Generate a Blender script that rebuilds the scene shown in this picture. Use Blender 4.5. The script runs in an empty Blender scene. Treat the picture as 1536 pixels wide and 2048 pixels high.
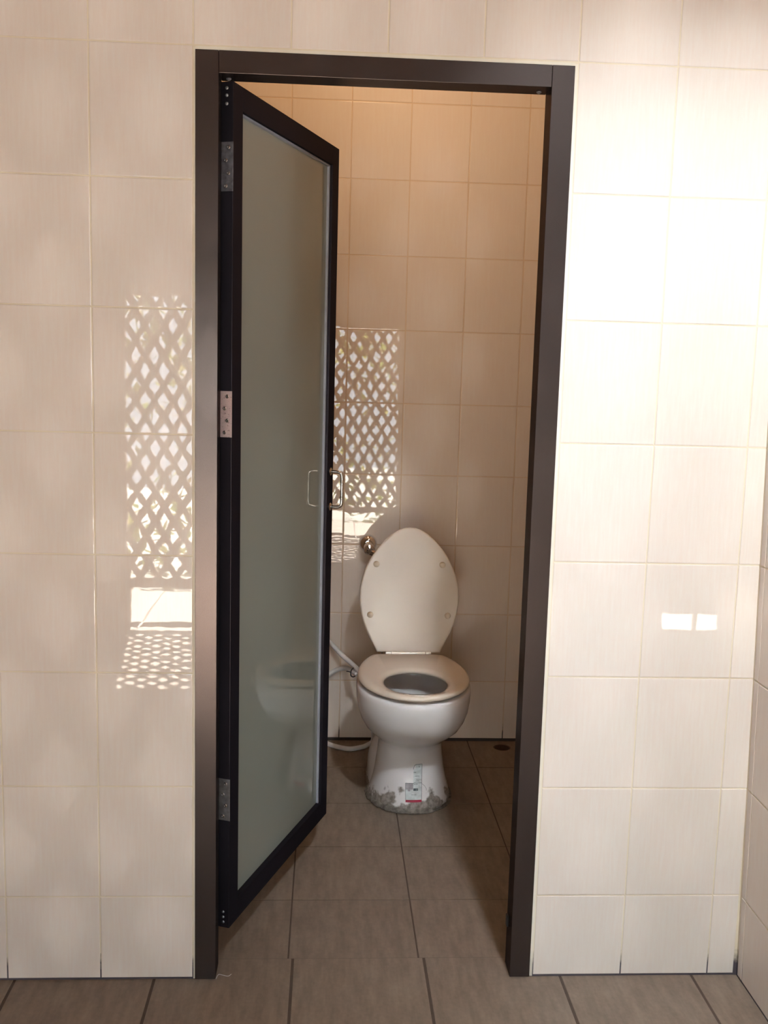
import bpy, bmesh, math, random
from mathutils import Vector, Matrix, noise
from mathutils.bvhtree import BVHTree

random.seed(7)
PI = math.pi
S = bpy.context.scene
COL = S.collection

# ------------------------------------------------------------------ camera
CAM = Vector((0.28851, -2.06241, 1.33862))
def camera():
    a, b, c = math.radians(-8.0390), math.radians(3.2967), math.radians(1.54426)
    fwd = Vector((math.sin(b)*math.cos(a), math.cos(b)*math.cos(a), math.sin(a)))
    r0 = Vector((math.cos(b), -math.sin(b), 0)); u0 = r0.cross(fwd)
    right = math.cos(c)*r0 + math.sin(c)*u0
    up = -math.sin(c)*r0 + math.cos(c)*u0
    cd = bpy.data.cameras.new('camera')
    cd.sensor_fit = 'HORIZONTAL'; cd.sensor_width = 36.0
    cd.lens = 2006.5*36.0/1536.0
    cd.clip_start = 0.02; cd.clip_end = 200
    co = bpy.data.objects.new('camera', cd); COL.objects.link(co)
    M = Matrix((right, up, -fwd)).transposed().to_4x4()
    M.translation = CAM
    co.matrix_world = M
    S.camera = co
camera()

# ------------------------------------------------------------------ view, sky, lights
S.view_settings.view_transform = 'Standard'
S.view_settings.look = 'None'
S.view_settings.exposure = -0.02
S.view_settings.gamma = 1.0
S.view_settings.use_curve_mapping = False

world = bpy.data.worlds.new('sky'); S.world = world
world.use_nodes = True
bg = world.node_tree.nodes['Background']
bg.inputs[0].default_value = (0.80, 0.90, 1.0, 1)
bg.inputs[1].default_value = 9.5

def lamp(name, typ, loc, target, energy, color, **kw):
    ld = bpy.data.lights.new(name, typ); ld.energy = energy; ld.color = color
    for k, v in kw.items(): setattr(ld, k, v)
    lo = bpy.data.objects.new(name, ld); COL.objects.link(lo)
    lo.location = loc
    d = Vector(target) - Vector(loc)
    lo.rotation_euler = d.to_track_quat('-Z', 'Y').to_euler()
    return lo
# sun slanting in through the open screen behind the photographer
lamp('sun', 'SUN', (0, -8, 8), (0.14, -7.0, 6.45), 230.0, (1.0, 0.97, 0.93), angle=0.009)
# added unseen spot making the bright pool at the tiled wall's right end
lamp('hotspot_fill', 'SPOT', (0.82, -1.36, 2.68), (1.14, 0.0, 1.00), 220.0, (0.88, 0.95, 1.0),
     spot_size=math.radians(61), spot_blend=1.0, shadow_soft_size=0.07)
# hard glint of the sun off something shiny out in the yard; it throws the trellis pattern indoors
lamp('sun_glint', 'POINT', (0.25, -5.45, 1.15), (0, 0, 1), 80.0, (1.0, 0.97, 0.92), shadow_soft_size=0.006)
# added warm fill light high in the stall; no bulb is known there
lamp('stall_fill', 'POINT', (0.45, 0.85, 2.58), (0.6, 0.75, 0), 9.0, (1.0, 0.69, 0.40), shadow_soft_size=0.12)

# ------------------------------------------------------------------ node helpers
def mat(name):
    m = bpy.data.materials.new(name); m.use_nodes = True
    nt = m.node_tree; nt.nodes.clear()
    out = nt.nodes.new('ShaderNodeOutputMaterial')
    b = nt.nodes.new('ShaderNodeBsdfPrincipled')
    nt.links.new(b.outputs[0], out.inputs[0])
    return m, nt, b
def N(nt, typ, **kw):
    n = nt.nodes.new(typ)
    for k, v in kw.items():
        if k.startswith('i_'):
            n.inputs[k[2:].replace('_', ' ')].default_value = v
        else: setattr(n, k, v)
    return n
def L(nt, a, b): nt.links.new(a, b)
def pos(nt, scale=(1, 1, 1)):
    t = N(nt, 'ShaderNodeNewGeometry')
    mp = N(nt, 'ShaderNodeMapping'); mp.inputs['Scale'].default_value = scale
    L(nt, t.outputs['Position'], mp.inputs['Vector'])
    return mp.outputs[0]
def noise_tex(nt, vec, scale, detail=3, rough=0.5):
    n = N(nt, 'ShaderNodeTexNoise'); n.inputs['Scale'].default_value = scale
    n.inputs['Detail'].default_value = detail; n.inputs['Roughness'].default_value = rough
    L(nt, vec, n.inputs['Vector']); return n
def ramp(nt, fac, stops):
    r = N(nt, 'ShaderNodeValToRGB')
    e = r.color_ramp.elements
    while len(e) < len(stops): e.new(0.5)
    for i, (p, c) in enumerate(stops):
        e[i].position = p; e[i].color = (*c, 1) if len(c) == 3 else c
    L(nt, fac, r.inputs[0]); return r
def mix(nt, a, b, fac, mode='MIX'):
    m = N(nt, 'ShaderNodeMix', data_type='RGBA', blend_type=mode)
    for s, v in (('A', a), ('B', b)):
        i = [x for x in m.inputs if x.name == s and x.type == 'RGBA'][0]
        if isinstance(v, tuple): i.default_value = (*v, 1) if len(v) == 3 else v
        else: L(nt, v, i)
    f = m.inputs[0]
    if isinstance(fac, (int, float)): f.default_value = fac
    else: L(nt, fac, f)
    return [o for o in m.outputs if o.type == 'RGBA'][0]
def bump(nt, b, h, strength, dist):
    n = N(nt, 'ShaderNodeBump'); n.inputs['Strength'].default_value = strength
    n.inputs['Distance'].default_value = dist
    L(nt, h, n.inputs['Height']); L(nt, n.outputs[0], b.inputs['Normal'])
def simple(name, color, rough=0.5, metal=0.0, coat=0.0, spec=0.5, wob=0.06, scale=30):
    m, nt, b = mat(name)
    n = noise_tex(nt, pos(nt), scale, 3)
    c2 = tuple(max(0, c*(1-wob*2)) for c in color); c1 = tuple(min(1, c*(1+wob)) for c in color)
    r = ramp(nt, n.outputs[0], [(0.3, c2), (0.7, c1)])
    L(nt, r.outputs[0], b.inputs['Base Color'])
    b.inputs['Roughness'].default_value = rough; b.inputs['Metallic'].default_value = metal
    b.inputs['Coat Weight'].default_value = coat; b.inputs['Coat Roughness'].default_value = 0.05
    b.inputs['Specular IOR Level'].default_value = spec
    return m

# ------------------------------------------------------------------ materials
def wall_tile_mat(name, base, rose, pale):
    m, nt, b = mat(name)
    g = N(nt, 'ShaderNodeNewGeometry')
    streak = noise_tex(nt, pos(nt, (26, 26, 2.2)), 6, 4, 0.62)        # vertical brushed streaks in the print
    cloud = noise_tex(nt, pos(nt), 5.5, 3)
    c = mix(nt, base, rose, cloud.outputs[0])
    r = ramp(nt, streak.outputs[0], [(0.38, (0, 0, 0)), (0.72, (0.55, 0.55, 0.55))])
    c = mix(nt, c, pale, r.outputs[0])
    rr = ramp(nt, g.outputs['Random Per Island'], [(0, (0.965, 0.965, 0.965)), (1, (1, 1, 1))])
    c = mix(nt, c, rr.outputs[0], 1.0, 'MULTIPLY')
    L(nt, c, b.inputs['Base Color'])
    b.inputs['Roughness'].default_value = 0.012
    b.inputs['Specular IOR Level'].default_value = 0.55
    w = noise_tex(nt, pos(nt), 34, 1)
    bump(nt, b, w.outputs[0], 0.030, 0.0010)
    return m
def grout_mat(name, c1, c2, dirt):
    m, nt, b = mat(name)
    n = noise_tex(nt, pos(nt), 9, 3)
    c = mix(nt, c1, c2, n.outputs[0])
    g = N(nt, 'ShaderNodeNewGeometry'); sp = N(nt, 'ShaderNodeSeparateXYZ'); L(nt, g.outputs['Position'], sp.inputs[0])
    d = noise_tex(nt, pos(nt), 60, 3)
    ma = N(nt, 'ShaderNodeMath', operation='MULTIPLY_ADD'); L(nt, d.outputs[0], ma.inputs[0]); ma.inputs[1].default_value = -0.06
    L(nt, sp.outputs[2], ma.inputs[2])
    r = ramp(nt, ma.outputs[0], [(0.0, (1, 1, 1)), (0.03, (0, 0, 0))])
    c = mix(nt, c, dirt, r.outputs[0])
    L(nt, c, b.inputs['Base Color']); b.inputs['Roughness'].default_value = 0.75
    return m
def floor_mat(name, c1, c2):
    m, nt, b = mat(name)
    g = N(nt, 'ShaderNodeNewGeometry')
    s = noise_tex(nt, pos(nt, (9, 2.0, 2)), 5, 5, 0.6)
    k = noise_tex(nt, pos(nt), 90, 2)
    c = mix(nt, c1, c2, ramp(nt, s.outputs[0], [(0.35, (0, 0, 0)), (0.68, (1, 1, 1))]).outputs[0])
    c = mix(nt, c, ramp(nt, k.outputs[0], [(0.3, (0.9, 0.9, 0.9)), (0.7, (1, 1, 1))]).outputs[0], 1.0, 'MULTIPLY')
    rr = ramp(nt, g.outputs['Random Per Island'], [(0, (0.93, 0.93, 0.93)), (1, (1, 1, 1))])
    c = mix(nt, c, rr.outputs[0], 1.0, 'MULTIPLY')
    L(nt, c, b.inputs['Base Color'])
    b.inputs['Roughness'].default_value = 0.50
    b.inputs['Specular IOR Level'].default_value = 0.35
    bump(nt, b, k.outputs[0], 0.15, 0.002)
    return m
def alu_mat(name, paint, sheen, rough):
    """anodised aluminium: dark body colour under an even satin sheen"""
    m = bpy.data.materials.new(name); m.use_nodes = True
    nt = m.node_tree; nt.nodes.clear()
    out = N(nt, 'ShaderNodeOutputMaterial')
    d = N(nt, 'ShaderNodeBsdfDiffuse'); d.inputs[0].default_value = (*paint, 1)
    g = N(nt, 'ShaderNodeBsdfGlossy'); g.inputs['Roughness'].default_value = rough
    n = noise_tex(nt, pos(nt), 14, 3)
    r = ramp(nt, n.outputs[0], [(0.3, tuple(x*0.95 for x in sheen)), (0.7, sheen)])
    L(nt, r.outputs[0], g.inputs[0])
    a = N(nt, 'ShaderNodeAddShader'); L(nt, d.outputs[0], a.inputs[0]); L(nt, g.outputs[0], a.inputs[1])
    L(nt, a.outputs[0], out.inputs[0])
    return m

M_TILE = wall_tile_mat('cream glazed tile', (0.77, 0.70, 0.63), (0.78, 0.685, 0.635), (0.80, 0.765, 0.72))
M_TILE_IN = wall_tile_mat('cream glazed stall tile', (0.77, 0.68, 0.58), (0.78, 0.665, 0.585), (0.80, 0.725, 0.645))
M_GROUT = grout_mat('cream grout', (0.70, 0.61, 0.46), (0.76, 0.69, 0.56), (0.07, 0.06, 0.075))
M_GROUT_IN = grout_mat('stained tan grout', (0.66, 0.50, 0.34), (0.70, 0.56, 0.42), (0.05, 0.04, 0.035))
M_FLOOR = floor_mat('brown grey floor tile', (0.205, 0.155, 0.118), (0.275, 0.215, 0.165))
M_FGROUT = simple('dark floor grout', (0.085, 0.060, 0.045), 0.85)
M_ALU = alu_mat('bronze anodised aluminium', (0.018, 0.015, 0.015), (0.075, 0.061, 0.057), 0.27)
M_ALU_D = alu_mat('dark anodised door aluminium', (0.010, 0.009, 0.012), (0.024, 0.022, 0.026), 0.36)
M_STEEL = simple('dull zinc plate', (0.42, 0.43, 0.46), 0.42, 1.0, wob=0.12, scale=120)
M_CHROME = simple('polished chrome', (0.80, 0.81, 0.83), 0.07, 1.0, wob=0.0)
M_SATIN = simple('satin steel', (0.62, 0.60, 0.58), 0.24, 1.0, wob=0.03)
M_PLASTIC = simple('ivory seat plastic', (0.74, 0.66, 0.565), 0.22, coat=0.25, wob=0.015, scale=8)
M_BUMPER = simple('yellowed rubber', (0.70, 0.59, 0.46), 0.5)
M_HOSE = simple('white ribbed hose plastic', (0.74, 0.72, 0.72), 0.38)
M_BLACK = simple('black plastic', (0.012, 0.012, 0.014), 0.5)
M_CEIL = simple('varnished wood boards', (0.32, 0.18, 0.10), 0.6, wob=0.1, scale=4)
M_PLASTER = simple('tan painted plaster', (0.52, 0.42, 0.35), 0.8)
M_WOOD = simple('weathered trellis timber', (0.42, 0.35, 0.29), 0.7, wob=0.1)
M_YARD = simple('pale concrete', (0.62, 0.58, 0.52), 0.85, wob=0.1, scale=3)
def leaf():
    m = bpy.data.materials.new('yellow green leaves'); m.use_nodes = True
    nt = m.node_tree; nt.nodes.clear(); out = N(nt, 'ShaderNodeOutputMaterial')
    n = noise_tex(nt, pos(nt), 6, 2)
    r = ramp(nt, n.outputs[0], [(0.35, (0.08, 0.11, 0.03)), (0.65, (0.20, 0.19, 0.07))])
    d = N(nt, 'ShaderNodeBsdfDiffuse'); t = N(nt, 'ShaderNodeBsdfTranslucent'); a = N(nt, 'ShaderNodeMixShader')
    L(nt, r.outputs[0], d.inputs[0]); L(nt, r.outputs[0], t.inputs[0]); a.inputs[0].default_value = 0.5
    L(nt, d.outputs[0], a.inputs[1]); L(nt, t.outputs[0], a.inputs[2]); L(nt, a.outputs[0], out.inputs[0])
    return m
M_LEAF = leaf()
M_MORTAR = None
def mortar():
    m, nt, b = mat('grey smeared mortar')
    n = noise_tex(nt, pos(nt), 45, 4, 0.6)
    r = ramp(nt, n.outputs[0], [(0.32, (0.085, 0.072, 0.062)), (0.5, (0.16, 0.14, 0.12)), (0.70, (0.27, 0.24, 0.21))])
    L(nt, r.outputs[0], b.inputs['Base Color']); b.inputs['Roughness'].default_value = 0.8
    bump(nt, b, n.outputs[0], 0.8, 0.006)
    return m
M_MORTAR = mortar()
def ceramic():
    m, nt, b = mat('white vitreous china')
    g = N(nt, 'ShaderNodeNewGeometry'); sp = N(nt, 'ShaderNodeSeparateXYZ'); L(nt, g.outputs['Position'], sp.inputs[0])
    n = noise_tex(nt, pos(nt), 19, 3, 0.55)
    # smears of mortar low on the foot, in patches
    ma = N(nt, 'ShaderNodeMath', operation='MULTIPLY_ADD'); L(nt, n.outputs[0], ma.inputs[0]); ma.inputs[1].default_value = -0.22
    L(nt, sp.outputs[2], ma.inputs[2])
    r = ramp(nt, ma.outputs[0], [(0.0, (1, 1, 1)), (0.016, (0, 0, 0))])
    ad = N(nt, 'ShaderNodeMath', operation='ADD'); L(nt, ma.outputs[0], ad.inputs[0]); ad.inputs[1].default_value = 0.086
    L(nt, ad.outputs[0], r.inputs[0])
    n2 = noise_tex(nt, pos(nt), 90, 4)
    dirt = ramp(nt, n2.outputs[0], [(0.35, (0.16, 0.14, 0.12)), (0.65, (0.34, 0.30, 0.27))])
    c = mix(nt, (0.76, 0.735, 0.735), dirt.outputs[0], r.outputs[0])
    L(nt, c, b.inputs['Base Color'])
    rr = ramp(nt, r.outputs[0], [(0, (0.06,)*3), (1, (0.6,)*3)])
    L(nt, rr.outputs[0], b.inputs['Roughness'])
    b.inputs['Specular IOR Level'].default_value = 0.6
    return m
M_CHINA = ceramic()
def rusty():
    m, nt, b = mat('rust speckled hinge plate')
    n = noise_tex(nt, pos(nt), 260, 4, 0.7)
    n2 = noise_tex(nt, pos(nt), 28, 2)
    c = mix(nt, (0.62, 0.44, 0.43), (0.55, 0.50, 0.50), n2.outputs[0])
    c = mix(nt, c, (0.10, 0.05, 0.05), ramp(nt, n.outputs[0], [(0.30, (1, 1, 1)), (0.42, (0, 0, 0))]).outputs[0])
    L(nt, c, b.inputs['Base Color']); b.inputs['Roughness'].default_value = 0.45; b.inputs['Metallic'].default_value = 0.35
    bump(nt, b, n.outputs[0], 0.5, 0.002)
    return m
M_RUST = rusty()
def panel():
    m = bpy.data.materials.new('frosted green white glass'); m.use_nodes = True
    nt = m.node_tree; nt.nodes.clear()
    out = N(nt, 'ShaderNodeOutputMaterial')
    n = noise_tex(nt, pos(nt), 6, 2)
    c = mix(nt, (0.425, 0.470, 0.415), (0.455, 0.49, 0.425), n.outputs[0])
    d = N(nt, 'ShaderNodeBsdfDiffuse'); t = N(nt, 'ShaderNodeBsdfTranslucent')
    L(nt, c, d.inputs[0]); L(nt, c, t.inputs[0])
    a = N(nt, 'ShaderNodeMixShader'); a.inputs[0].default_value = 0.38
    L(nt, d.outputs[0], a.inputs[1]); L(nt, t.outputs[0], a.inputs[2])
    gl = N(nt, 'ShaderNodeBsdfGlossy'); gl.inputs['Roughness'].default_value = 0.006
    f = N(nt, 'ShaderNodeFresnel'); f.inputs[0].default_value = 2.1
    x = N(nt, 'ShaderNodeMixShader'); L(nt, f.outputs[0], x.inputs[0]); L(nt, a.outputs[0], x.inputs[1]); L(nt, gl.outputs[0], x.inputs[2])
    L(nt, x.outputs[0], out.inputs[0])
    return m
M_GLASS = panel()
def water_mat():
    m, nt, b = mat('still water')
    b.inputs['Base Color'].default_value = (0.20, 0.20, 0.21, 1)
    b.inputs['Roughness'].default_value = 0.20; b.inputs['IOR'].default_value = 1.33
    return m
M_WATER = water_mat()
def pane_mat():
    m, nt, b = mat('clear window glass')
    b.inputs['Base Color'].default_value = (0.98, 1, 0.99, 1); b.inputs['Roughness'].default_value = 0.0
    b.inputs['IOR'].default_value = 1.45; b.inputs['Transmission Weight'].default_value = 1.0
    return m

# ------------------------------------------------------------------ object helpers
def tag(o, label=None, cat=None, kind=None, group=None):
    if label: o['label'] = label
    if cat: o['category'] = cat
    if kind: o['kind'] = kind
    if group: o['group'] = group
    return o
def empty(name, loc=(0, 0, 0), rz=0.0):
    o = bpy.data.objects.new(name, None); COL.objects.link(o)
    o.location = loc; o.rotation_euler = (0, 0, rz); o.empty_display_size = 0.1
    return o
def wmat(o):
    if o is None: return Matrix.Identity(4)
    return wmat(o.parent) @ Matrix.LocRotScale(o.location, o.rotation_euler, o.scale)
def obj(name, bm, mats, parent=None, world=True, smooth=False, bevel=0, sub=0, recalc=True):
    """link a bmesh as one object; coordinates given in world space unless world=False (parent space)"""
    if recalc: bmesh.ops.recalc_face_normals(bm, faces=bm.faces[:])
    if parent is not None and world:
        bm.transform(wmat(parent).inverted())
    me = bpy.data.meshes.new(name)
    if smooth:
        for f in bm.faces: f.smooth = True
    bm.to_mesh(me); bm.free()
    for m in (mats if isinstance(mats, (list, tuple)) else [mats]): me.materials.append(m)
    o = bpy.data.objects.new(name, me); COL.objects.link(o)
    if parent is not None: o.parent = parent
    if bevel:
        b = o.modifiers.new('edge', 'BEVEL'); b.width = bevel; b.segments = 2; b.limit_method = 'ANGLE'; b.angle_limit = math.radians(40)
    if sub:
        s = o.modifiers.new('smooth', 'SUBSURF'); s.levels = sub; s.render_levels = sub
    return o
def box(bm, x0, x1, y0, y1, z0, z1, mi=0):
    v = [bm.verts.new(p) for p in ((x0,y0,z0),(x1,y0,z0),(x1,y1,z0),(x0,y1,z0),(x0,y0,z1),(x1,y0,z1),(x1,y1,z1),(x0,y1,z1))]
    for q in ((3,2,1,0),(4,5,6,7),(0,1,5,4),(1,2,6,5),(2,3,7,6),(3,0,4,7)):
        f = bm.faces.new([v[i] for i in q]); f.material_index = mi
def bx(*a):
    bm = bmesh.new(); box(bm, *a); return bm
def loft(bm, rings, cap0=True, cap1=True, closed=True, mi=0):
    R = [[bm.verts.new(p) for p in r] for r in rings]
    n = len(R[0])
    for a, b in zip(R, R[1:]):
        for i in range(n if closed else n-1):
            f = bm.faces.new((a[i], a[(i+1) % n], b[(i+1) % n], b[i])); f.material_index = mi
    if cap0: f = bm.faces.new(R[0][::-1]); f.material_index = mi
    if cap1: f = bm.faces.new(R[-1]); f.material_index = mi
    return R
def frame_axes(d):
    d = d.normalized()
    a = Vector((0, 0, 1)) if abs(d.z) < 0.9 else Vector((1, 0, 0))
    u = d.cross(a).normalized(); return u, d.cross(u).normalized()
def lathe(bm, origin, axis, prof, n=32, cap=True, mi=0):
    """prof: (distance along axis, radius)"""
    o = Vector(origin); ax = Vector(axis).normalized(); u, v = frame_axes(ax)
    rings = [[o + ax*h + (u*math.cos(2*PI*i/n) + v*math.sin(2*PI*i/n))*max(r, 1e-5) for i in range(n)] for h, r in prof]
    return loft(bm, rings, cap, cap, mi=mi)
def smooth_path(pts, per=8):
    P = [Vector(p) for p in pts]; out = []
    for i in range(len(P)-1):
        p0, p1, p2, p3 = P[max(i-1, 0)], P[i], P[i+1], P[min(i+2, len(P)-1)]
        for k in range(per):
            t = k/per
            out.append(0.5*((2*p1) + (p2-p0)*t + (2*p0-5*p1+4*p2-p3)*t*t + (3*p1-p0-3*p2+p3)*t**3))
    out.append(P[-1]); return out
def tube(bm, path, r, n=12, rib=0.0):
    rings = []; prev = None
    for i, p in enumerate(path):
        d = (path[min(i+1, len(path)-1)] - path[max(i-1, 0)]).normalized()
        if prev is None: u, v = frame_axes(d)
        else:
            u = (prev - d*prev.dot(d)).normalized(); v = d.cross(u)
        prev = u
        rr = r*(1 + (rib if i % 2 else 0))
        rings.append([p + (u*math.cos(2*PI*k/n) + v*math.sin(2*PI*k/n))*rr for k in range(n)])
    loft(bm, rings)

def tile_panel(bm, origin, u, v, nrm, ucuts, vcuts, gap=0.0028, tilt=0.0018, lift=0.0014, umin=None, ushear=None):
    """glazed tiles as pillow-edged plates; ucuts / vcuts are the grout centre lines; material 0 = tile"""
    o, u, v, nrm = Vector(origin), Vector(u), Vector(v), Vector(nrm)
    g = gap/2
    for a0, a1 in zip(ucuts, ucuts[1:]):
        for b0, b1 in zip(vcuts, vcuts[1:]):
            if a1-a0 < 0.006 or b1-b0 < 0.006: continue
            ta, tb = random.uniform(-tilt, tilt), random.uniform(-tilt, tilt)
            ca, cb = (a0+a1)/2, (b0+b1)/2
            rings = []
            for ins, h in ((0, -lift), (0.0001, -lift*0.45), (0.0007, -lift*0.13), (0.0018, 0.0)):
                r = []
                for a, b in ((a0+g+ins, b0+g+ins), (a1-g-ins, b0+g+ins), (a1-g-ins, b1-g-ins), (a0+g+ins, b1-g-ins)):
                    hh = h + (ta*(a-ca) + tb*(b-cb))
                    r.append(o + u*a + v*b + nrm*hh)
                rings.append(r)
            loft(bm, rings, cap0=False, cap1=True)

# ------------------------------------------------------------------ the room shell
H0, TH, TW = 0.19375, 0.25106, 0.2
XL, XR, XC = 0.01367, 0.76873, 1.2300
D, B0, XB, BW = 1.45804, 0.47183, 0.34811, 0.20098
ZI = -0.0066
YT = 0.0767                                   # inner face of the front partition
CEIL = 2.72
rows = [0.0035] + [H0 + TH*k for k in range(0, 11)]
rows[-1] = min(rows[-1], CEIL)

bm = bmesh.new()
for x0, x1, z0, z1 in ((-1.62, 0.0180, 0, CEIL), (0.7616, 1.26, 0, CEIL), (0.0180, 0.7616, 1.9431, CEIL)):
    box(bm, x0, x1, 0.0012, YT, z0, z1, 1)
ul = [XL - TW*k for k in range(8, -1, -1)]
tile_panel(bm, (0, 0, 0), (1, 0, 0), (0, 0, 1), (0, -1, 0), ul, rows)
tile_panel(bm, (0, 0, 0), (1, 0, 0), (0, 0, 1), (0, -1, 0), [XR, XR+TW, XR+2*TW, XC], rows)
mu = [XL + (XR-XL)*k/4 for k in range(5)]
tile_panel(bm, (0, 0, 0), (1, 0, 0), (0, 0, 1), (0, -1, 0), mu, [1.9512] + rows[9:])
tag(obj('wall_front', bm, [M_TILE, M_GROUT], recalc=True), 'cream glazed tiled wall around the dark metal door frame', 'wall', 'structure')

# short return wall at the right edge, leaning a little in at the top
bm = bmesh.new()
def lean(z): return 1.2360 - 0.0235*z
WL = -0.22
v = [bm.verts.new(p) for p in ((lean(0)+.0012, WL, 0), (lean(0)+.10, WL, 0), (lean(0)+.10, 0.03, 0), (lean(0)+.0012, 0.03, 0),
                               (lean(CEIL)+.0012, WL, CEIL), (lean(CEIL)+.10, WL, CEIL), (lean(CEIL)+.10, 0.03, CEIL), (lean(CEIL)+.0012, 0.03, CEIL))]
for q in ((3,2,1,0),(4,5,6,7),(0,1,5,4),(1,2,6,5),(2,3,7,6),(3,0,4,7)):
    f = bm.faces.new([v[i] for i in q]); f.material_index = 1
tile_panel(bm, (lean(0), 0, 0), (0, -1, 0), (-0.0235, 0, 1), (-1, 0, -0.0235), [0.006, 0.03, -WL], rows)
tag(obj('wall_right', bm, [M_TILE, M_GROUT]), 'narrow cream tiled return wall at the right edge of the front wall', 'wall', 'structure')

# floor of the front room: 30 cm tiles, ends at the door with a small step down
def floor_tiles(name, xs, ys, z, gapx, gapy, bounds, label):
    bm = bmesh.new()
    g = gapx
    for x0, x1 in zip(xs, xs[1:]):
        for y0, y1 in zip(ys, ys[1:]):
            if x1-x0 < .01 or y1-y0 < .01: continue
            gx, gy = gapx/2, gapy/2
            rings = []
            for ins, h in ((0, -0.0015), (0.0002, -0.0005), (0.0012, 0.0)):
                rings.append([(x0+gx+ins, y0+gy+ins, z+h), (x1-gx-ins, y0+gy+ins, z+h), (x1-gx-ins, y1-gy-ins, z+h), (x0+gx+ins, y1-gy-ins, z+h)])
            loft(bm, rings, False, True)
    x0, x1, y0, y1 = bounds
    box(bm, x0, x1, y0, y1, z-0.05, z-0.0011, 1)
    return bm
XO, SX = 0.22987, 0.30102
xs = [XO + SX*k for k in range(-7, 9)]
ys = [YT - 0.3*k for k in range(13, -1, -1)]
bm = floor_tiles('floor', xs, ys, 0, 0.0062, 0.003, (xs[0], xs[-1], ys[0], YT), '')
tag(obj('floor', bm, [M_FLOOR, M_FGROUT]), 'brown grey square floor tiles in front of the doorway', 'floor', 'structure')

# stall floor with the round drain opening
XI, Y0I, SY = 0.21905, 0.34360, 0.28887
DX, DY, DR = 0.940, 1.3985, 0.032
XWL, XWR = -0.06, 1.165
xs = [XWL] + [XI + SX*k for k in range(0, 4)] + [XWR]
xs = sorted(x for x in xs if XWL <= x <= XWR)
ys = [YT - 0.0015] + [Y0I + SY*k for k in range(0, 4)] + [D+0.012]
bm = bmesh.new()
for x0, x1 in zip(xs, xs[1:]):
    for y0, y1 in zip(ys, ys[1:]):
        gx, gy = 0.0019, 0.0012
        a0, a1, c0, c1 = x0+gx, x1-gx, y0+gy, y1-gy
        if a0 < DX < a1 and c0 < DY < c1:
            n = 48; circ = [(DX + DR*math.cos(2*PI*i/n), DY + DR*math.sin(2*PI*i/n)) for i in range(n)]
            def sq(i):
                t = 2*PI*i/n; cx, cy = math.cos(t), math.sin(t); k = 1e9
                if cx > 1e-6: k = min(k, (a1-DX)/cx)
                if cx < -1e-6: k = min(k, (a0-DX)/cx)
                if cy > 1e-6: k = min(k, (c1-DY)/cy)
                if cy < -1e-6: k = min(k, (c0-DY)/cy)
                return (DX+cx*k, DY+cy*k)
            outer = [sq(i) for i in range(n)]
            for cxn, cyn in ((a0, c0), (a1, c0), (a1, c1), (a0, c1)):      # keep the tile's own corners
                t = math.atan2(cyn-DY, cxn-DX) % (2*PI); j = round(t/(2*PI)*n) % n; outer[j] = (cxn, cyn)
            loft(bm, [[(x, y, ZI-0.045) for x, y in circ], [(x, y, ZI) for x, y in circ], [(x, y, ZI) for x, y in outer], [(x, y, ZI-0.0015) for x, y in outer]], False, False)
            continue
        rings = []
        for ins, h in ((0, -0.0015), (0.0002, -0.0005), (0.0012, 0.0)):
            rings.append([(a0+ins, c0+ins, ZI+h), (a1-ins, c0+ins, ZI+h), (a1-ins, c1-ins, ZI+h), (a0+ins, c1-ins, ZI+h)])
        loft(bm, rings, False, True)
e = DR + 0.004
for b in ((XWL, DX-e, YT, D+.012), (DX+e, XWR, YT, D+.012), (DX-e, DX+e, YT, DY-e), (DX-e, DX+e, DY+e, D+.012)):
    box(bm, b[0], b[1], b[2], b[3], ZI-0.05, ZI-0.0012, 1)
tag(obj('floor_stall', bm, [M_FLOOR, M_FGROUT]), 'slightly lower brown floor tiles inside the toilet stall', 'floor', 'structure')

# stall walls
bm = bmesh.new()
box(bm, XWL-0.08, XWR+0.08, D+0.0012, D+0.10, ZI-0.05, CEIL, 1)
brows = [ZI+0.010] + [B0 + TH*k for k in range(-1, 9)]; brows[-1] = CEIL
bcols = sorted([XWL] + [XB + BW*k for k in range(-2, 5) if XWL+.01 < XB + BW*k < XWR-.01] + [XWR])
tile_panel(bm, (0, D, 0), (1, 0, 0), (0, 0, 1), (0, -1, 0), bcols, brows, gap=0.0034, tilt=0.0016)
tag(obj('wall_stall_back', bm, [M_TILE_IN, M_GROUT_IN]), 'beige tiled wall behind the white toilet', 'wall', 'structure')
for nm, X, s, lab in (('wall_stall_left', XWL, 1, 'beige tiled stall wall behind the open door'), ('wall_stall_right', XWR, -1, 'beige tiled stall wall beyond the right door jamb')):
    bm = bmesh.new()
    box(bm, X-0.10 if s > 0 else X+0.0012, X-0.0012 if s > 0 else X+0.10, YT, D, ZI-0.05, CEIL, 1)
    tile_panel(bm, (X, 0, 0), (0, 1, 0), (0, 0, 1), (s, 0, 0), [YT] + [D-BW*k for k in range(6, -1, -1)], brows, gap=0.0034, tilt=0.0014)
    tag(obj(nm, bm, [M_TILE_IN, M_GROUT_IN]), lab, 'wall', 'structure')

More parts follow.
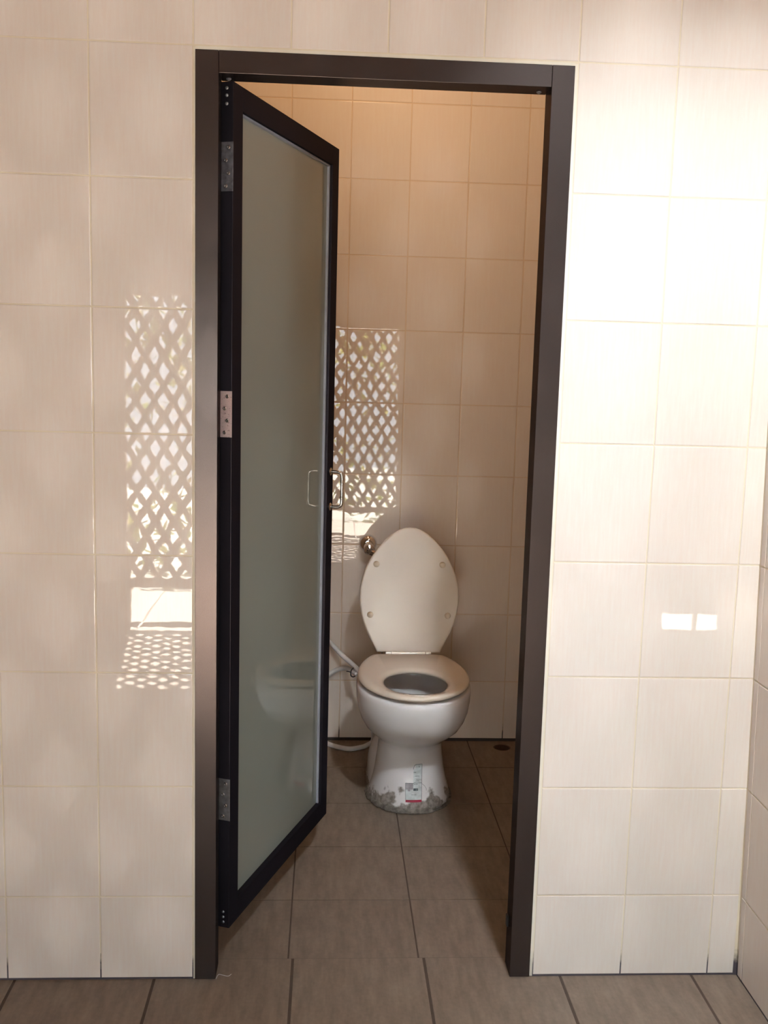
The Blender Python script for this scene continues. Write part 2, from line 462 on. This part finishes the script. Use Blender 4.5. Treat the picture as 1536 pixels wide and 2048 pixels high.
# ceiling, and the room behind the photographer: openings towards the yard
tag(obj('ceiling', bx(-1.72, 2.67, -3.12, D+0.1, CEIL, CEIL+0.08), M_CEIL), 'varnished wooden ceiling above the tiled walls', 'ceiling', 'structure')
YB = -2.98
bm = bmesh.new()
OA, OB = (-0.76, 0.88), (2.05, 2.44)
for x0, x1 in ((-1.72, OA[0]), (OA[1], OB[0]), (OB[1], 2.67)): box(bm, x0, x1, YB-0.12, YB, 0, CEIL)
box(bm, *OA, YB-0.12, YB, 1.72, CEIL); box(bm, *OB, YB-0.12, YB, 0.115, CEIL)
box(bm, 2.235, 2.255, YB-0.08, YB-0.05, 0, 0.115)
tag(obj('wall_back', bm, M_PLASTER), 'plastered wall facing the toilet door with two openings to the yard', 'wall', 'structure')
tag(obj('wall_left', bx(-1.72, -1.62, YB, 0.0, 0, CEIL), M_PLASTER), 'plastered side wall left of the tiled wall', 'wall', 'structure')
bm = bmesh.new()
WY0, WY1, WZ0, WZ1 = -2.00, -1.10, 1.10, 2.20
for y0, y1, z0, z1 in ((YB, WY0, 0, CEIL), (WY1, YT, 0, CEIL), (WY0, WY1, 0, WZ0), (WY0, WY1, WZ1, CEIL)): box(bm, 2.55, 2.67, y0, y1, z0, z1)
box(bm, 1.26, 2.55, 0.0, YT, 0, CEIL)
tag(obj('wall_side', bm, M_PLASTER), 'plastered side wall with a window beyond the return wall', 'wall', 'structure')
bm = bmesh.new()
for y0, y1, z0, z1 in ((WY0, WY0+.05, WZ0, WZ1), (WY1-.05, WY1, WZ0, WZ1), (WY0+.05, WY1-.05, WZ0, WZ0+.05), (WY0+.05, WY1-.05, WZ1-.05, WZ1)): box(bm, 2.58, 2.63, y0, y1, z0, z1)
tag(obj('window_1', bm, M_ALU), 'dark framed window in the plastered side wall', 'window', 'structure')

# yard beyond the openings
tag(obj('ground', bx(-6, 8, -12, YB-0.13, -0.42, -0.36), M_YARD), 'sunlit pale concrete yard outside the openings', 'ground', 'structure')
tag(obj('trim_1', bx(-1.72, 2.67, YB-0.13, YB-0.02, -0.36, 0.0), M_YARD), 'concrete step below the openings to the yard', 'step', 'structure')

# diagonal trellis standing in the wide opening
def clip_slat(bm, x0, x1, z0, z1, p, d, w, y0, y1):
    """one diagonal slat clipped to the panel rectangle"""
    t0, t1 = -1e9, 1e9
    for lo, hi, a, dd in ((x0, x1, p[0], d[0]), (z0, z1, p[1], d[1])):
        ta, tb = (lo-a)/dd, (hi-a)/dd
        t0, t1 = max(t0, min(ta, tb)), min(t1, max(ta, tb))
    if t1-t0 < 0.04: return
    n = (-d[1]*w/2, d[0]*w/2)
    c = []
    for t in (t0, t1):
        for s in (-1, 1): c.append((p[0]+d[0]*t+n[0]*s, p[1]+d[1]*t+n[1]*s))
    q = [c[0], c[2], c[3], c[1]]
    lo = [bm.verts.new((x, y0, z)) for x, z in q]; hi = [bm.verts.new((x, y1, z)) for x, z in q]
    bm.faces.new(lo); bm.faces.new(hi[::-1])
    for i in range(4): bm.faces.new((lo[i], lo[(i+1) % 4], hi[(i+1) % 4], hi[i]))
tr = empty('trellis_screen', (0.06, YB-0.07, 0.20))
tag(tr, 'wooden diagonal trellis screen standing in the wide opening to the yard', 'trellis')
px_, pz_ = 0.092, 0.150
ln = math.hypot(px_, pz_)
for s, ya, yb in ((1, YB-0.076, YB-0.068), (-1, YB-0.068, YB-0.060)):
    bm = bmesh.new()
    k = -30
    while k < 60:
        clip_slat(bm, OA[0]+.03, OA[1]-.03, 0.22, 1.68, (OA[0]+k*px_, 1.0), (px_/ln*s, pz_/ln), 0.032, ya, yb); k += 1
    obj('lattice', bm, M_WOOD, tr)
for nm, b in (('post', (OA[0], OA[0]+.04, -0.0, 1.72)), ('post', (OA[1]-.04, OA[1], -0.0, 1.72)), ('rail', (OA[0]+.04, OA[1]-.04, 0.20, 0.25)), ('rail', (OA[0]+.04, OA[1]-.04, 1.665, 1.72))):
    obj(nm, bx(b[0], b[1], YB-0.09, YB-0.045, b[2], b[3]), M_WOOD, tr)

# leafy hedge across the yard
bm = bmesh.new()
rnd = random.Random(3)
for i in range(5200):
    x, y, z = rnd.uniform(-4, 5), -6.0 + rnd.gauss(0, .28), -0.36 + abs(rnd.gauss(2.0, 0.42) if i % 5 < 3 else rnd.gauss(0.4, 0.35))
    s = rnd.uniform(.05, .11)
    d = Vector((rnd.gauss(0, 1), rnd.gauss(0, 1), rnd.gauss(0, 1))).normalized(); u, w = frame_axes(d)
    c = Vector((x, y, z))
    bm.faces.new([bm.verts.new(c - d*s), bm.verts.new(c + u*s*.45), bm.verts.new(c + d*s), bm.verts.new(c - u*s*.45)])
tag(obj('hedge', bm, M_LEAF, recalc=False), 'yellow green leafy hedge beyond the trellis screen', 'hedge', 'stuff')

# ------------------------------------------------------------------ door frame
FX0, FX1, FZ, FW, FD = 0.0182, 0.7614, 1.9429, 0.0448, 0.0555
fr = empty('trim_1', (0.39, 0.02, 0)); fr.name = 'trim_2'
tag(fr, 'bronze brown metal door frame set in the cream tiled wall', 'door frame', 'structure')
obj('jamb', bx(FX0, FX0+FW, -0.003, FD, 0.0015, FZ), M_ALU, fr, bevel=0.0006)
obj('jamb', bx(FX1-FW, FX1, -0.003, FD, 0.0015, FZ), M_ALU, fr, bevel=0.0006)
obj('head_rail', bx(FX0+FW+.0007, FX1-FW-.0007, -0.003, FD, 1.9012, FZ), M_ALU, fr, bevel=0.0006)
bm = bmesh.new()
lathe(bm, (FX1-FW-.018, 0.035, 1.9015), (0, 0, -1), [(0, .005), (.002, .005), (.004, .002)], 12)
obj('screw', bm, M_STEEL, fr)
bm = bmesh.new()
lathe(bm, (FX0+FW+.016, 0.035, 1.9015), (0, 0, -1), [(0, .005), (.002, .005), (.004, .002)], 12)
obj('screw', bm, M_STEEL, fr)
obj('door_stop', bx(FX1-FW-.0045, FX1-FW+.0005, .036, .050, .098, .124), M_BLACK, fr, bevel=0.001)
# white grout bead around the frame
bm = bmesh.new()
box(bm, XL+.001, FX0, -0.0008, 0.0014, 0.002, FZ+.004); box(bm, FX1, XR-.001, -0.0008, 0.0014, 0.002, FZ+.004)
box(bm, FX0, FX1, -0.0008, 0.0014, FZ, FZ+.0062)
obj('grout_bead', bm, grout_mat('white grout bead', (0.74, 0.69, 0.58), (0.78, 0.74, 0.65), (0.62, 0.58, 0.50)), fr)

# ------------------------------------------------------------------ door leaf, ajar
DT, DW, DZ0, DZ1 = 0.0275, 0.628, 0.0908, 1.9005
door = empty('door_1', (0.0611, 0.0575, 0.0), math.radians(69.84))
tag(door, 'tall frosted glass door in dark metal frame, standing open into the stall', 'door', 'structure')
SW = 0.046
def dbox(*a): return bx(*a)
obj('stile', dbox(0, SW, -DT, 0, DZ0, DZ1), M_ALU_D, door, world=False, bevel=0.0008)
obj('stile', dbox(DW-SW, DW, -DT, 0, DZ0, DZ1), M_ALU_D, door, world=False, bevel=0.0008)
obj('rail', dbox(SW+.0005, DW-SW-.0005, -DT, 0, DZ0, DZ0+.050), M_ALU_D, door, world=False, bevel=0.0008)
obj('rail', dbox(SW+.0005, DW-SW-.0005, -DT, 0, DZ1-.048, DZ1), M_ALU_D, door, world=False, bevel=0.0008)
obj('glass_panel', dbox(SW-.004, DW-SW+.004, -0.0140, -0.0085, DZ0+.046, DZ1-.044), M_GLASS, door, world=False)
# grey glazing bead on the latch side and the top
bm = bmesh.new()
box(bm, DW-SW-.0045, DW-SW-.0004, -0.0205, -0.0142, DZ0+.0505, DZ1-.0485)
box(bm, SW+.001, DW-SW-.005, -0.0205, -0.0142, DZ1-.0525, DZ1-.0485)
obj('glazing_bead', bm, simple('grey blue glazing bead', (0.30, 0.32, 0.37), 0.4), door, world=False)
# pull handle on the latch stile
HX, HZ0, HZ1, HP = 0.606, 0.9715, 1.0665, 0.034
hd = bmesh.new()
path = smooth_path([(HX, -DT, HZ0), (HX, -DT-HP*.55, HZ0), (HX, -DT-HP*.88, HZ0+.003), (HX, -DT-HP, HZ0+.014), (HX, -DT-HP, (HZ0+HZ1)/2),
                    (HX, -DT-HP, HZ1-.014), (HX, -DT-HP*.88, HZ1-.003), (HX, -DT-HP*.55, HZ1), (HX, -DT, HZ1)], 6)
tube(hd, path, 0.0042, 14)
handle = obj('handle', hd, M_SATIN, door, world=False, smooth=True)
for z in (HZ0, HZ1):
    bm = bmesh.new(); lathe(bm, (HX, -DT, z), (0, -1, 0), [(0, .0105), (.002, .0105), (.0045, .007), (.005, .0045)], 24)
    obj('rosette', bm, M_SATIN, handle, world=False, smooth=False)
for z in ((HZ0+HZ1)/2-.022, (HZ0+HZ1)/2+.022):
    bm = bmesh.new(); lathe(bm, (HX, -DT-HP, z-.004), (0, 0, 1), [(0, .0043), (.001, .0052), (.007, .0052), (.008, .0043)], 20)
    obj('collar', bm, M_SATIN, handle, world=False, smooth=False)
# hinges: a leaf on the door edge, a leaf on the jamb, knuckle and screws
def hinge(zc, m, label):
    bm = bmesh.new()
    box(bm, -0.0016, -0.0001, -DT-.001, -0.001, zc-.048, zc+.048)
    h = obj('hinge', bm, m, door, world=False, bevel=0.0004)
    if label: h['label'] = label
    bm = bmesh.new(); lathe(bm, (-0.0005, 0.0018, zc-.048), (0, 0, 1), [(0, .0028), (.096, .0028)], 14)
    obj('knuckle', bm, m, h, world=False)
    for dz, dy in ((.037, -.018), (.012, -.012), (-.013, -.018), (-.038, -.012)):
        bm = bmesh.new()
        lathe(bm, (-.0015, dy, zc+dz), (-1, 0, 0), [(0, .0042), (.0006, .0042), (.0016, .0030), (.0016, .0016), (.0008, .0011)], 16)
        obj('screw', bm, M_SATIN, h, world=False)
hinge(1.7365, simple('dark stained hinge plate', (0.20, 0.20, 0.23), 0.5, 0.8, wob=0.2, scale=90), 'dark grey hinge plate')
hinge(1.2390, M_RUST, 'rust pink speckled hinge plate')
hinge(0.3930, M_STEEL, 'blue grey steel hinge plate')
for z in (1.888, 1.874, 1.858, 0.128, 0.116, 0.104):
    bm = bmesh.new(); lathe(bm, (0.0002, -.0135, z), (-1, 0, 0), [(0, .0034), (.0012, .0032), (.002, .0012)], 14)
    obj('screw', bm, M_STEEL, door, world=False)

# ------------------------------------------------------------------ toilet
CX = 0.5675
def egg(z, yf, a, ym, yb, n=64, pw=2.0, clip=None, dx=0.0):
    """outline, front at yf, widest at ym, back at yb"""
    out = []
    for i in range(n):
        t = 2*PI*i/n
        s, c = math.sin(t), math.cos(t)
        x = a*math.copysign(abs(s)**(2/pw), s)
        y = ym - (ym-yf)*math.copysign(abs(c)**(2/pw), c) if c > 0 else ym + (yb-ym)*math.copysign(abs(c)**(2/pw), -c)
        if clip is not None: y = min(y, clip)
        out.append((CX+dx+x, y, z))
    return out
toilet = empty('toilet', (CX, 1.0, ZI))
tag(toilet, 'white ceramic toilet with ivory lid raised, mortar smeared round its foot', 'toilet')
bm = bmesh.new()
R = [ # outside, from the floor up to the rim
 (ZI+.0015, .850, .1300, 1.00, 1.20), (0.010, .850, .1295, 1.00, 1.20), (0.030, .8560, .1240, 1.00, 1.20), (0.060, .8660, .1160, 1.00, 1.19), (0.100, .8740, .1080, 1.00, 1.18),
 (0.140, .8800, .1030, 1.00, 1.17), (0.170, .8800, .1010, 1.00, 1.17), (0.188, .8700, .1040, 1.00, 1.18), (0.206, .8440, .1140, .99, 1.20), (0.226, .8100, .1310, .98, 1.22),
 (0.250, .7740, .1490, .96, 1.235), (0.280, .7450, .1640, .955, 1.25), (0.310, .7290, .1725, .95, 1.26), (0.340, .7215, .1765, .95, 1.265), (0.365, .7195, .1772, .95, 1.265), (0.377, .7210, .1760, .95, 1.264), (0.3825, .7275, .1700, .95, 1.26)]
rings = [egg(*r, pw=2.15) for r in R]
rings += [egg(0.3825, .782, .122, .93, 1.085), egg(0.378, .790, .114, .93, 1.075), egg(0.350, .788, .116, .93, 1.078), egg(0.300, .800, .108, .93, 1.07),
          egg(0.250, .830, .088, .93, 1.04), egg(0.215, .870, .062, .94, 1.01), egg(0.200, .905, .030, .945, .985)]
loft(bm, rings)
# trapway bulge low at the back
rr = []
for z, a, yf, yb in ((ZI+.0015, .128, .93, 1.235), (.03, .127, .935, 1.235), (.08, .122, .955, 1.23), (.115, .112, .98, 1.225), (.14, .095, 1.01, 1.215), (.155, .06, 1.05, 1.19)):
    rr.append(egg(z, yf, a, (yf+yb)/2, yb, pw=2.6, dx=-.006))
loft(bm, rr)
bowl = obj('bowl', bm, M_CHINA, toilet, smooth=True)
me = bowl.data
bvh = BVHTree.FromPolygons([toilet.location + v.co for v in me.vertices], [p.vertices[:] for p in me.polygons])
bm = bmesh.new()
loft(bm, [egg(0.262, .812, .100, .93, 1.055), egg(0.2655, .812, .100, .93, 1.055)])
obj('water', bm, M_WATER, toilet, smooth=False)
# seat ring
bm = bmesh.new()
YH = 1.158
def ring_prof(z, grow, inner):
    if inner: return egg(z, .745-grow, .0965+grow, .875, .992+grow)
    return egg(z, .7145-grow, .1735+grow, .945, 1.245+grow, clip=YH+grow*.3)
pr = [ring_prof(.3915, -.007, False), ring_prof(.3935, -.002, False), ring_prof(.399, 0, False), ring_prof(.4045, -.003, False), ring_prof(.408, -.010, False), ring_prof(.4095, -.022, False),
      ring_prof(.4085, .018, True), ring_prof(.406, .008, True), ring_prof(.401, .001, True), ring_prof(.396, 0, True), ring_prof(.392, .003, True)]
Rg = [[bm.verts.new(p) for p in r] for r in pr]
for a, b in zip(Rg, Rg[1:] + Rg[:1]):
    for i in range(64): bm.faces.new((a[i], a[(i+1) % 64], b[(i+1) % 64], b[i]))
seat = obj('seat', bm, M_PLASTIC, toilet, smooth=True)
for x, y in ((-.105, .83), (.105, .83), (-.12, 1.02), (.12, 1.02)):
    bm = bmesh.new(); lathe(bm, (CX+x, y, .3820), (0, 0, 1), [(0, .010), (.0105, .010)], 16)
    obj('seat_buffer', bm, M_BLACK, seat)
# lid, leaning back on its hinge
HL = [(0, .1055), (.02, .1150), (.045, .1275), (.07, .1405), (.10, .1520), (.13, .1600), (.16, .1645), (.185, .1655), (.215, .1640), (.25, .1570), (.285, .1445), (.3125, .1300), (.345, .1085), (.375, .0815), (.395, .0580), (.408, .0360), (.4135, .0190), (.4155, .0)]
def lid_outline(shr):
    L_ = [(-w, v) for v, w in HL] + [(w, v) for v, w in HL[-2::-1]]
    n = len(L_); out = []
    for i, (a, b) in enumerate(L_):
        k = 1 - shr/0.165
        out.append((a*k, 0.2 + (b-0.2)*(1 - shr/0.21)))
    return out
tl = math.radians(7.5)
LB = Vector((CX, YH+.006, .4125)); LU = Vector((0, math.sin(tl), math.cos(tl))); LN = Vector((0, -math.cos(tl), math.sin(tl)))
def lp(a, b, h): return LB + Vector((1, 0, 0))*a + LU*b + LN*h
bm = bmesh.new()
loft(bm, [[lp(a, b, h) for a, b in lid_outline(s)] for s, h in ((.006, -.014), (.001, -.010), (0, -.004), (.0008, -.0012), (.0024, .0008), (.0050, .0018), (.0085, .0021), (.016, .0019))])
lid = obj('lid', bm, M_PLASTIC, toilet, smooth=False)
for p in lid.data.polygons: p.use_smooth = len(p.vertices) == 4
for a, b in ((-.1115, .2925), (.1085, .2925), (-.1290, .1240), (.1290, .1240)):
    bm = bmesh.new(); lathe(bm, lp(a, b, .0018), LN, [(0, .0105), (.003, .0100), (.006, .0080), (.008, .0045), (.0085, .0001)], 20)
    obj('bumper', bm, M_BUMPER, lid, smooth=True)
for a0, a1 in ((-.0755, -.0585), (-.056, .056), (.0585, .0755)):
    bm = bmesh.new(); lathe(bm, (CX+a0, YH+.004, .409), (1, 0, 0), [(0, .0068), (a1-a0, .0068)], 18)
    obj('hinge_barrel', bm, M_PLASTIC, toilet, smooth=False)
# spud at the back of the bowl where the flush pipe enters
bm = bmesh.new(); tube(bm, smooth_path([(0.487, 1.225, .318), (0.487, 1.30, .318), (0.487, 1.335, .322), (0.487, 1.342, .336)], 6), .019, 20)
obj('inlet_spud', bm, M_CHINA, toilet, smooth=True)

# printed sticker on the front of the foot, following the ceramic
def cast(x, z, off):
    hit = bvh.ray_cast(Vector((x, 0.3, z)), Vector((0, 1, 0)))
    return Vector((x, hit[0].y - off, z))
def decal(bm, x0, x1, z0, z1, off, mi=0):
    nx, nz = max(1, int(abs(x1-x0)/.003)), max(1, int(abs(z1-z0)/.003))
    V = [[bm.verts.new(cast(x0+(x1-x0)*i/nx, z0+(z1-z0)*j/nz, off)) for i in range(nx+1)] for j in range(nz+1)]
    for j in range(nz):
        for i in range(nx): bm.faces.new((V[j][i], V[j][i+1], V[j+1][i+1], V[j+1][i])).material_index = mi
def stroke(bm, pts, w, off):
    for (xa, za), (xb, zb) in zip(pts, pts[1:]):
        d = Vector((xb-xa, zb-za)); n = Vector((-d.y, d.x)).normalized()*w/2
        k = max(1, int(d.length/.003)); prev = None
        for i in range(k+1):
            t = i/k; x, z = xa+d.x*t, za+d.y*t
            cur = (bm.verts.new(cast(x-n.x, z-n.y, off)), bm.verts.new(cast(x+n.x, z+n.y, off)))
            if prev: bm.faces.new((prev[0], prev[1], cur[1], cur[0]))
            prev = cur
M_PAPER = simple('translucent grey label film', (0.62, 0.66, 0.66), 0.25, wob=0.1, scale=60)
M_INK = simple('dark teal print', (0.035, 0.06, 0.07), 0.5)
M_RED = simple('crimson print', (0.42, 0.02, 0.06), 0.4)
M_TORN = simple('torn grey label backing', (0.40, 0.37, 0.40), 0.7, wob=0.15, scale=80)
bm = bmesh.new()
decal(bm, .5470, .5960, .0330, .0815, .0005); decal(bm, .5705, .5960, .0815, .1240, .0005); decal(bm, .5770, .5960, .1240, .1385, .0005)
st = obj('sticker', bm, M_PAPER, toilet); st['label'] = 'small partly torn printed sticker with a red bar'
bm = bmesh.new(); decal(bm, .5468, .5966, .0265, .0335, .0009); obj('red_bar', bm, M_RED, st)
bm = bmesh.new()
stroke(bm, [(.5468, .0335), (.5464, .0820), (.5720, .0815)], .0011, .0010)
stroke(bm, [(.5966, .0335), (.5968, .1390), (.5790, .1390), (.5735, .1355), (.5708, .1290), (.5700, .1235)], .0011, .0010)
stroke(bm, [(.5720, .0830), (.5966, .0820)], .0009, .0010)
stroke(bm, [(.5966, .0800), (.6060, .0720), (.6120, .0620), (.6118, .0570)], .0007, .0010)
obj('outline', bm, M_INK, st)
bm = bmesh.new()
rs = random.Random(5)
for z, xa, xb, w in ((.1150, .5710, .5790, .0010), (.1030, .5745, .5890, .0012), (.0930, .5790, .5950, .0008), (.0885, .5780, .5870, .0009), (.0790, .5720, .5850, .0009), (.0480, .5650, .5800, .0008)):
    x = xa
    while x < xb:
        l = rs.uniform(.0016, .0034); stroke(bm, [(x, z), (min(x+l, xb), z)], w*rs.uniform(.8, 1.6), .0010); x += l + .0009
for i, x in enumerate((.5722, .5738, .5750, .5772, .5790, .5806, .5828, .5850)):
    stroke(bm, [(x, .0590), (x, .0665)], .0011 if i % 3 else .0020, .0010)
decal(bm, .5873, .5889, .1295, .1325, .0010)
obj('print', bm, M_INK, st)
bm = bmesh.new(); decal(bm, .5475, .5700, .0630, .0800, .0008); decal(bm, .5535, .5610, .0580, .0640, .0008); obj('torn_patch', bm, M_TORN, st)
# mortar bead round the foot
bm = bmesh.new()
rings = []
n = 120
for i in range(n+1):
    t = math.radians(-142 + 284*i/n)
    s, c = math.sin(t), math.cos(t)
    def pt(k):
        a, ym, yf, yb = .1300+k, 1.00, .850-k, 1.20+k
        pw = 2.15
        x = a*math.copysign(abs(s)**(2/pw), s); y = ym - (ym-yf)*abs(c)**(2/pw) if c > 0 else ym + (yb-ym)*abs(c)**(2/pw)
        return CX+x, y
    q = Vector((math.sin(t)*3.1, math.cos(t)*3.1, 4.2))
    n1 = noise.noise(q*1.6); n2 = noise.noise(q*5.0+Vector((9, 2, 1))); n3 = noise.noise(q*12)
    left = max(0, min(1, (0.55 - s)*0.9))
    h = max(.003, .004 + .016*left + .016*n1 + .007*n2)
    w = .006 + .006*(n1+.5) + .004*n3
    r = []
    for k, z in ((-.012, ZI+.0012), (w, ZI+.0012), (w*.85, ZI+.0045), (w*.35+.0015, ZI+h*.6), (.0012-h*.25, ZI+h), (-.012-h*.2, ZI+h*1.02)):
        x, y = pt(k); r.append((x, y, z + .0006*n3))
    rings.append(r)
loft(bm, rings)
obj('mortar_bead', bm, M_MORTAR, toilet, smooth=True)

# ------------------------------------------------------------------ flush valve on the wall
fv = empty('flush_valve', (0.4371, D, 0.7285))
tag(fv, 'chrome flush valve fixed to the tiles, half hidden by the raised lid', 'flush valve')
VX, VZ = 0.4371, 0.7270
bm = bmesh.new(); lathe(bm, (VX, D-.0002, VZ), (0, -1, 0), [(0, .0325), (.004, .0325), (.011, .030), (.018, .024), (.022, .0165), (.023, .011)], 40)
obj('wall_flange', bm, M_CHROME, fv, smooth=True)
bm = bmesh.new(); ax = Vector((.10, -1, -.30)).normalized()
lathe(bm, (VX, D-.022, VZ-.002), ax, [(0, .0125), (.018, .0125), (.019, .0185), (.040, .0205), (.042, .0195), (.048, .0120), (.049, .0080)], 32)
obj('valve_body', bm, M_CHROME, fv, smooth=False)
bm = bmesh.new(); lathe(bm, Vector((VX, D-.022, VZ-.002)) + ax*.049, ax, [(0, .0075), (.003, .0075), (.004, .006), (.004, .002), (.0025, .0018)], 20)
obj('adjusting_screw', bm, M_CHROME, fv)
bm = bmesh.new()
tube(bm, smooth_path([(VX+.006, D-.058, VZ-.020), (VX+.035, D-.066, VZ-.034), (VX+.055, D-.080, VZ-.075), (VX+.053, D-.100, VZ-.15), (0.487, 1.345, .45), (0.487, 1.342, .34)], 8), .0135, 18)
obj('flush_pipe', bm, M_CHROME, fv, smooth=True)

# ------------------------------------------------------------------ white bidet hose looped behind the toilet
hs = empty('bidet_hose', (0.40, 1.40, ZI))
tag(hs, 'thin white hose looping from behind the toilet to the open door', 'hose')
bm = bmesh.new()
pts = [(0.11, 1.448, .560), (0.18, 1.440, .480), (0.245, 1.436, .420), (0.3052, 1.430, .3712), (0.354, 1.405, .3289), (0.388, 1.36, .312), (0.415, 1.31, .295), (0.440, 1.305, .25), (0.455, 1.33, .15), (0.470, 1.385, .05), (0.4698, 1.4182, .006),
       (0.4500, 1.392, .0022), (0.4321, 1.3738, .0018), (0.3869, 1.3541, .0018), (0.3426, 1.3725, .0018), (0.3051, 1.4058, .0022), (0.265, 1.428, .02), (0.235, 1.442, .08), (0.232, 1.445, .15), (0.262, 1.445, .205), (0.3041, 1.444, .2423), (0.3325, 1.444, .2631), (0.3643, 1.425, .277), (0.385, 1.37, .286), (0.405, 1.318, .288)]
tube(bm, smooth_path(pts, 12), .0082, 14, rib=0.05)
obj('hose', bm, M_HOSE, hs, smooth=True)
bm = bmesh.new()
tube(bm, smooth_path([(0.393, 1.335, .306), (0.384, 1.327, .298), (0.384, 1.326, .280), (0.394, 1.333, .274), (0.404, 1.341, .282), (0.402, 1.341, .300), (0.393, 1.335, .306)], 6), .0022, 8)
tube(bm, smooth_path([(0.384, 1.327, .292), (0.374, 1.322, .296), (0.368, 1.318, .298)], 4), .0018, 8)
obj('cable_tie', bm, M_BLACK, hs, smooth=True)

# ------------------------------------------------------------------ floor drain, thread
dr = empty('floor_drain', (DX, DY, ZI))
tag(dr, 'small round open floor drain beside the back wall', 'drain')
bm = bmesh.new()
lathe(bm, (DX, DY, ZI-.044), (0, 0, 1), [(0, DR-.001), (.0035, DR-.001)], 32)
obj('pipe_bottom', bm, simple('rusty wet grime', (0.045, 0.025, 0.018), 0.5), dr)
bm = bmesh.new()
n = 40
loft(bm, [[(DX+r*math.cos(2*PI*i/n), DY+r*math.sin(2*PI*i/n), z) for i in range(n)] for r, z in ((DR-.0006, ZI-.040), (DR-.0006, ZI-.001), (DR-.0040, ZI-.001), (DR-.0040, ZI-.040), (DR-.0006, ZI-.040))], False, False)
obj('pipe_wall', bm, simple('brown stained drain pipe', (0.12, 0.07, 0.05), 0.6), dr)
bm = bmesh.new()
tube(bm, smooth_path([(0.0640, -0.002, .0009), (0.068, .0139, .0009), (0.077, .0119, .0012), (0.0895, .0081, .0009), (0.0960, .0154, .0009)], 6), .0006, 6)
th = obj('thread', bm, M_HOSE, smooth=True)
tag(th, 'tiny white thread lying on the floor by the left jamb foot', 'thread')
